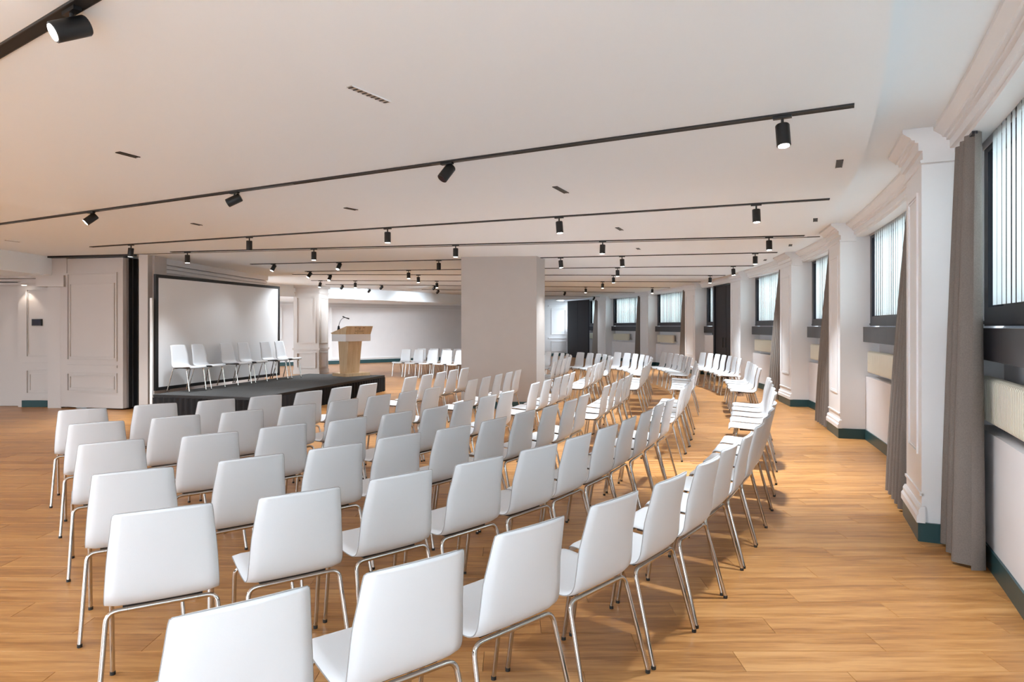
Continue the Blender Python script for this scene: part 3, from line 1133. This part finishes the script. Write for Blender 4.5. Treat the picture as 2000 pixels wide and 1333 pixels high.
for key, xs in SPOTS.items():
    p, q = LINES[key]
    d = q - p
    for k, xp in enumerate(xs):
        kx = (xp - 1000) / 1250.0
        s_ = (kx * p.y - p.x) / (d.x - kx * d.y)
        w = p + d * s_
        root = thing('spotlight', 'black cylinder spotlight, %s along the track %s' % (ORD[k + 1], TRK_TXT[key]), 'spotlight',
                     (w.x, w.y, CZ - 0.072), 0, 'ceiling spotlights')
        an = math.atan2(d.y, d.x)
        o = link('adapter', ad, root)
        o.rotation_euler = (0, 0, an)
        link('stem', nk, root)
        az, tl = TILT.get((key, k), (270 + rs.uniform(-60, 60), rs.uniform(0, 5)))
        h_ = link('head', hb, root, (0, 0, 0.0))
        # beam direction
        bd = Vector((math.cos(R_(az)) * math.sin(R_(tl)), math.sin(R_(az)) * math.sin(R_(tl)), -math.cos(R_(tl))))
        h_.rotation_euler = bd.to_track_quat('-Z', 'Y').to_euler()
        if tl > 20:
            h_.location = (bd * -0.06) + Vector((0, 0, -0.018))
        if (key, k) in OFF:          # this lamp is switched off
            link('lens', ln_off, h_)
            continue
        link('lens', ln_, h_)
        sd_ = bpy.data.lights.new('spot_lamp', 'SPOT')
        sd_.energy = SPOT_W * DIM.get((key, k), 1.0)
        sd_.color = (0.84, 0.93, 1.0)
        sd_.spot_size = R_(84)
        sd_.spot_blend = 1.0
        sd_.shadow_soft_size = 0.07
        so = bpy.data.objects.new('spot_lamp', sd_)
        COL.objects.link(so)
        so.parent = h_
        so.location = (0, 0, -0.145)

# slim air slots in the ceiling (x, y, length, angle, material)
SLOTS = [(-0.825, 3.70, 0.31, 57, 'slot_metal', 'silver grille slot in the ceiling before the first long track'),
         (-3.0, 5.0, 0.17, 67, 'slot_dark', 'short dark slot in the ceiling left of the silver grille'),
         (-4.15, 8.42, 0.17, 78, 'slot_dark', 'tiny slot in the ceiling between tracks, towards the partition'),
         (-1.84, 7.31, 0.17, 55, 'slot_dark', 'tiny slot in the ceiling above the stage-side rows'),
         (0.48, 6.29, 0.33, 65, 'slot_dark', 'dark slot in the ceiling above the middle rows'),
         (2.70, 5.28, 0.27, 65, 'slot_dark', 'short dark slot near the ceiling edge by the first window pilaster'),
         (3.83, 8.08, 0.27, 65, 'slot_dark', 'short dark slot near the ceiling edge by the second pilaster'),
         (1.48, 8.82, 0.28, 67, 'slot_dark', 'dark slot in the ceiling towards the window-side aisle'),
         (2.19, 11.1, 0.2, 70, 'slot_dark', 'dark slot in the ceiling beside the taupe pillar'),
         (4.62, 10.62, 0.26, 68, 'slot_dark', 'short dark slot near the ceiling edge by the third pilaster'),
         (5.14, 13.0, 0.26, 72, 'slot_dark', 'short dark slot near the ceiling edge by the fourth pilaster'),
         (-7.87, 10.09, 0.22, 70, 'slot_metal', 'pale slot in the ceiling near the left bulkhead')]
for x, y, l, an, m_, lab in SLOTS:
    root = thing('ceiling_slot', lab, 'air slot', (x, y, CZ), R_(an), 'ceiling air slots')
    MB().box(-l / 2, l / 2, -0.024, 0.024, -0.004, 0.003).obj('slot_plate', m_, root)
    m = MB()
    for k in range(2):
        m.box(-l / 2, l / 2, -0.026 + k * 0.047, -0.021 + k * 0.047, -0.007, 0.002)
    m.obj('rim', 'black_metal' if m_ == 'slot_dark' else 'trim_paint', root)
    if m_ == 'slot_metal':
        m = MB()
        for k in range(9):
            xx = -l / 2 + l * (k + 0.5) / 9
            m.box(xx - 0.004, xx + 0.004, -0.021, 0.021, -0.0065, -0.003)
        m.obj('louvres', 'slot_dark', root)


# ------------------------------------------------------------------ chairs
def catmull(pts, n):
    out = []
    ext = [pts[0]] + pts + [pts[-1]]
    for i in range(1, len(ext) - 2):
        p0, p1, p2, p3 = (Vector(ext[i + k]) for k in (-1, 0, 1, 2))
        for k in range(n):
            t = k / n
            out.append(0.5 * ((2 * p1) + (p2 - p0) * t + (2 * p0 - 5 * p1 + 4 * p2 - p3) * t * t + (3 * p1 - p0 - 3 * p2 + p3) * t ** 3))
    out.append(Vector(pts[-1]))
    return out


def chair_shell():
    # side profile (y forward, z up, half width)
    key = [(0.232, 0.424, 0.196), (0.228, 0.447, 0.202), (0.198, 0.459, 0.207), (0.06, 0.450, 0.211), (-0.075, 0.444, 0.213), (-0.142, 0.452, 0.213),
           (-0.180, 0.487, 0.212), (-0.198, 0.545, 0.209), (-0.222, 0.66, 0.201), (-0.245, 0.76, 0.190), (-0.262, 0.832, 0.182), (-0.268, 0.854, 0.174)]
    pr = catmull(key, 3)
    n = len(pr)
    nu = 11
    th = 0.011
    rings = []
    zs = []
    for i, q in enumerate(pr):
        t = pr[min(i + 1, n - 1)] - pr[max(i - 1, 0)]
        ty, tz = t.x, t.y
        l = math.hypot(ty, tz)
        ny, nz = tz / l, -ty / l         # points forward / up off the seat
        ny, nz = (ny, nz) if True else (-ny, -nz)
        backf = min(1.0, max(0.0, (q.y - 0.46) / 0.2))
        e = 1.0 if 0 < i < n - 1 else 0.55
        ring = []
        for side in (1, -1):
            for k in range(nu):
                u = -1 + 2 * k / (nu - 1)
                if side < 0:
                    u = -u
                edge = math.sqrt(max(0.0, 1 - abs(u) ** 8)) * 0.75 + 0.25
                off = side * th * edge * e
                yy = q.x + ny * off + backf * 0.022 * u * u
                zz = q.y + nz * off + (1 - backf) * 0.004 * u * u - (0.006 * u * u if i > n - 3 else 0)
                ring.append((u * q.z, yy, zz))
        rings.append(ring)
    return rings, nu, pr


def build_shell():
    rings, nu, pr = chair_shell()
    c = 2 * nu
    n = len(rings)
    V = [p for r in rings for p in r]
    Fq = [(i * c + j, i * c + (j + 1) % c, (i + 1) * c + (j + 1) % c, (i + 1) * c + j) for i in range(n - 1) for j in range(c)]
    full = bpy.data.meshes.new('tmp')
    capA = [(k, k + 1, c - 2 - k, c - 1 - k) for k in range(nu - 1)]
    o = (n - 1) * c
    capB = [(o + k, o + k + 1, o + c - 2 - k, o + c - 1 - k) for k in range(nu - 1)]
    full.from_pydata(V, [], Fq + capA + capB)
    bm = bmesh.new()
    bm.from_mesh(full)
    bmesh.ops.recalc_face_normals(bm, faces=bm.faces[:])
    bm.to_mesh(full)
    bm.free()
    nrm = [Vector(v.vector) for v in full.vertex_normals]
    split = 17
    out = []
    for name, i0, i1, cap in (('seat', 0, split, capA), ('backrest', split, n - 1, capB)):
        vv = V[i0 * c:(i1 + 1) * c]
        ff = [p.vertices[:] for p in full.polygons]
        ff = [tuple(v - i0 * c for v in f) for f in ff if all(i0 * c <= v < (i1 + 1) * c for v in f)]
        me = bpy.data.meshes.new(name)
        me.from_pydata(vv, [], ff)
        me.materials.append(MATS['chair_leather'])
        me.polygons.foreach_set('use_smooth', [True] * len(me.polygons))
        me.normals_split_custom_set_from_vertices([tuple(x) for x in nrm[i0 * c:(i1 + 1) * c]])
        out.append(me)
    # seam around the rim
    m = MB()
    path = []
    for i in range(2, n):
        r = rings[i]
        path.append(Vector(((r[0][0] + r[c - 1][0]) / 2 - 0.0005, (r[0][1] + r[c - 1][1]) / 2, (r[0][2] + r[c - 1][2]) / 2)))
    r = rings[n - 1]
    across = [Vector((r[k][0], (r[k][1] + r[c - 1 - k][1]) / 2, (r[k][2] + r[c - 1 - k][2]) / 2)) for k in range(1, nu - 1)]
    m.tube(path + across + [Vector((-p.x, p.y, p.z)) for p in path[::-1]], 0.0022, 5)
    out.append(m.mesh('edge_seam', 'chair_seam', True))
    bpy.data.meshes.remove(full)
    return out


def fillet(p0, p1, p2, r, n=5):
    p0, p1, p2 = Vector(p0), Vector(p1), Vector(p2)
    a = p1 + (p0 - p1).normalized() * r
    b = p1 + (p2 - p1).normalized() * r
    return [p0] + [(a * (1 - t) ** 2 + p1 * 2 * t * (1 - t) + b * t * t) for t in (k / n for k in range(n + 1))] + [p2]


SEAT, BACK, SEAM = build_shell()
TR_ = 0.0105
LEG, FOOT, BAR = {}, {}, {}
for (ends, yb, yf, xf) in (('rear', -0.150, -0.262, 0.232), ('front', 0.150, 0.215, 0.204)):
    zb = 0.426
    for sx in (-1, 1):
        LEG[ends, sx] = MB().tube(fillet((sx * 0.13, yb, zb), (sx * 0.206, yb, zb), (sx * xf, yf, 0.012), 0.042), TR_, 10).mesh('leg', 'chrome', True, 50)
        FOOT[ends, sx] = MB().tube([(sx * xf, yf, 0.0), (sx * xf, yf, 0.016)], 0.0118, 10).mesh('foot', 'black_rubber', True, 50)
    BAR[ends] = MB().tube([(-0.131, yb, zb), (0.131, yb, zb)], TR_, 10).mesh('cross_tube', 'chrome', True, 50)
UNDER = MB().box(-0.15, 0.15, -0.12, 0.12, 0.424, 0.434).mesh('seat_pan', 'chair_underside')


def place_chair(x, y, face, label, group, z=0.0, feet=True):
    """x, y: point on the floor under the top edge of the backrest; face: heading the sitter looks along, degrees"""
    f = Vector((math.cos(R_(face)), math.sin(R_(face))))
    w = Vector((x, y)) + f * 0.268
    root = thing('chair', label, 'chair', (w.x, w.y, z), R_(face) - PI / 2, group)
    link('seat', SEAT, root)
    bk_ = link('backrest', BACK, root)
    link('edge_seam', SEAM, bk_)
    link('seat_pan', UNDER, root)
    for e in ('rear', 'front'):
        link('cross_tube', BAR[e], root)
        for sx in (-1, 1):
            l = link('leg', LEG[e, sx], root)
            if feet:
                link('foot', FOOT[e, sx], l)
    return root


# rows curve around the stage; every entry is (x, y, heading along the row)
A_ROWS = {
    1: [(-3.85, 5.74, 33), (-3.40, 6.12, 40), (-2.98, 6.48, 44), (-2.62, 6.86, 50), (-2.30, 7.32, 57), (-2.06, 7.82, 62), (-1.83, 8.26, 66)],
    2: [(-3.21, 4.95, 35), (-2.77, 5.29, 39), (-2.36, 5.63, 44), (-2.00, 6.04, 49), (-1.68, 6.48, 56), (-1.41, 6.91, 61), (-1.16, 7.33, 64), (-0.94, 7.78, 67)],
    3: [(-2.58, 4.13, 35), (-2.08, 4.43, 38), (-1.70, 4.80, 44), (-1.30, 5.15, 49), (-0.97, 5.53, 54), (-0.68, 5.90, 58), (-0.45, 6.36, 62), (-0.23, 6.86, 64), (-0.03, 7.31, 66)],
    4: [(-1.95, 3.30, 30), (-1.47, 3.64, 38), (-1.08, 3.98, 43), (-0.75, 4.37, 48), (-0.41, 4.74, 50), (-0.12, 5.15, 56), (0.14, 5.60, 60), (0.39, 6.02, 62), (0.62, 6.47, 64), (0.81, 6.96, 67)],
    5: [(-1.42, 2.61, 29), (-0.94, 2.87, 35), (-0.54, 3.22, 42), (-0.16, 3.57, 44), (0.19, 3.96, 49), (0.48, 4.36, 55), (0.74, 4.77, 58), (0.98, 5.21, 61), (1.21, 5.64, 63), (1.43, 6.10, 65), (1.65, 6.57, 66)],
    6: [(-0.72, 1.73, 35), (-0.29, 2.03, 39), (0.09, 2.40, 43), (0.47, 2.78, 46), (0.81, 3.16, 50), (1.12, 3.57, 53), (1.38, 3.99, 57), (1.65, 4.42, 59), (1.90, 4.86, 61), (2.14, 5.32, 63), (2.36, 5.78, 65), (2.57, 6.23, 66)]}
B_ROWS = {
    1: [(-1.46, 9.40, 70), (-1.28, 9.88, 71), (-1.12, 10.38, 72), (-0.97, 10.89, 72), (-0.81, 11.37, 72)],
    2: [(-0.52, 8.92, 71), (-0.35, 9.43, 71), (-0.18, 9.91, 72), (-0.02, 10.39, 73), (0.13, 10.88, 73)],
    3: [(0.33, 8.42, 70), (0.52, 8.90, 71), (0.70, 9.37, 72), (0.86, 9.87, 72), (1.01, 10.37, 73)],
    4: [(1.22, 8.06, 70), (1.40, 8.58, 71), (1.57, 9.06, 72), (1.73, 9.52, 72), (1.89, 10.03, 73)],
    5: [(2.08, 7.74, 70), (2.26, 8.22, 71), (2.43, 8.70, 72), (2.60, 9.18, 72), (2.76, 9.67, 73)],
    6: [(2.98, 7.22, 70), (3.16, 7.70, 71), (3.34, 8.19, 72), (3.52, 8.68, 72), (3.70, 9.17, 73)]}
C_ROWS = {
    2: [(0.94, 13.63, 74), (1.08, 14.14, 74), (1.22, 14.65, 75)],
    3: [(1.46, 11.85, 73), (1.61, 12.36, 74), (1.76, 12.87, 74), (1.90, 13.39, 74), (2.04, 13.91, 75)],
    4: [(2.43, 11.71, 74), (2.58, 12.23, 74), (2.73, 12.75, 75), (2.87, 13.28, 75), (3.01, 13.81, 76)],
    5: [(3.37, 11.52, 74), (3.52, 12.04, 75), (3.66, 12.56, 75), (3.79, 13.09, 76), (3.92, 13.62, 76)],
    6: [(4.37, 11.23, 75), (4.51, 11.76, 75), (4.67, 12.27, 76), (4.81, 12.80, 77), (4.95, 13.31, 77)]}
# the far end of each row bends on round: start point, start heading, turn for each seat
D_START = {2: (1.40, 15.45, 77, 6.25), 3: (2.36, 15.0, 77, 6.75), 4: (3.28, 14.92, 77, 6.0), 5: (4.19, 14.88, 78, 3.25), 6: (5.28, 14.75, 80, 2.75)}
D_ROWS = {}
for r, (x, y, hd, dk) in D_START.items():
    L_ = [(x, y, hd)]
    for k in range(1, 7):
        g = R_(hd + (k - 0.5) * dk)
        x, y = x + 0.53 * math.cos(g), y + 0.53 * math.sin(g)
        L_.append((x, y, hd + k * dk))
    D_ROWS[r] = L_
TXT = {'A': 'white chair with chrome legs, %s row from the stage, %s seat from the partition end',
       'B': 'white chair in the block level with the pillar, %s row from stage, %s seat',
       'C': 'white chair in the block past the pillar, %s row from stage, %s seat',
       'D': 'white chair in the curved end block, %s row from stage, %s seat'}
for bk_name, rows in (('A', A_ROWS), ('B', B_ROWS), ('C', C_ROWS), ('D', D_ROWS)):
    for r, lst in rows.items():
        for k, (x, y, hd) in enumerate(lst):
            jit = rs.uniform(-1.5, 1.5)
            place_chair(x, y, hd + 90 + jit, TXT[bk_name] % (ORD[r], ORD[k + 1]), 'white chairs in curved rows', 0.0, bk_name in 'AB')
for k, (x, y) in enumerate([(-3.35, 20.49), (-2.90, 20.18), (-2.43, 19.93), (-1.96, 19.63), (-1.52, 19.33)]):
    place_chair(x, y, 238, 'chair in the front line facing the lectern past the pillar, %s from the stage side' % ORD[k + 1], 'chairs facing the stage from beyond the pillar', 0, False)
for k, (x, y) in enumerate([(-2.98, 21.35), (-2.55, 21.20), (-2.12, 21.0), (-1.72, 20.75)]):
    place_chair(x, y, 242, 'chair half hidden in the second line beyond the pillar, %s from the stage side' % ORD[k + 1], 'chairs facing the stage from beyond the pillar', 0, False)
for k, (x, y) in enumerate([(-6.27, 11.97), (-6.15, 12.47), (-5.94, 13.25), (-5.81, 13.75), (-5.62, 14.49), (-5.49, 15.0)]):
    f = math.degrees(math.atan2(-SV.y, -SV.x)) + (-3, 2, -2, 1, 0, 2)[k]
    place_chair(x, y, f, 'white chair on the stage against the screen, %s from the folding partition' % ORD[k + 1], 'six chairs on the stage', SH, True)
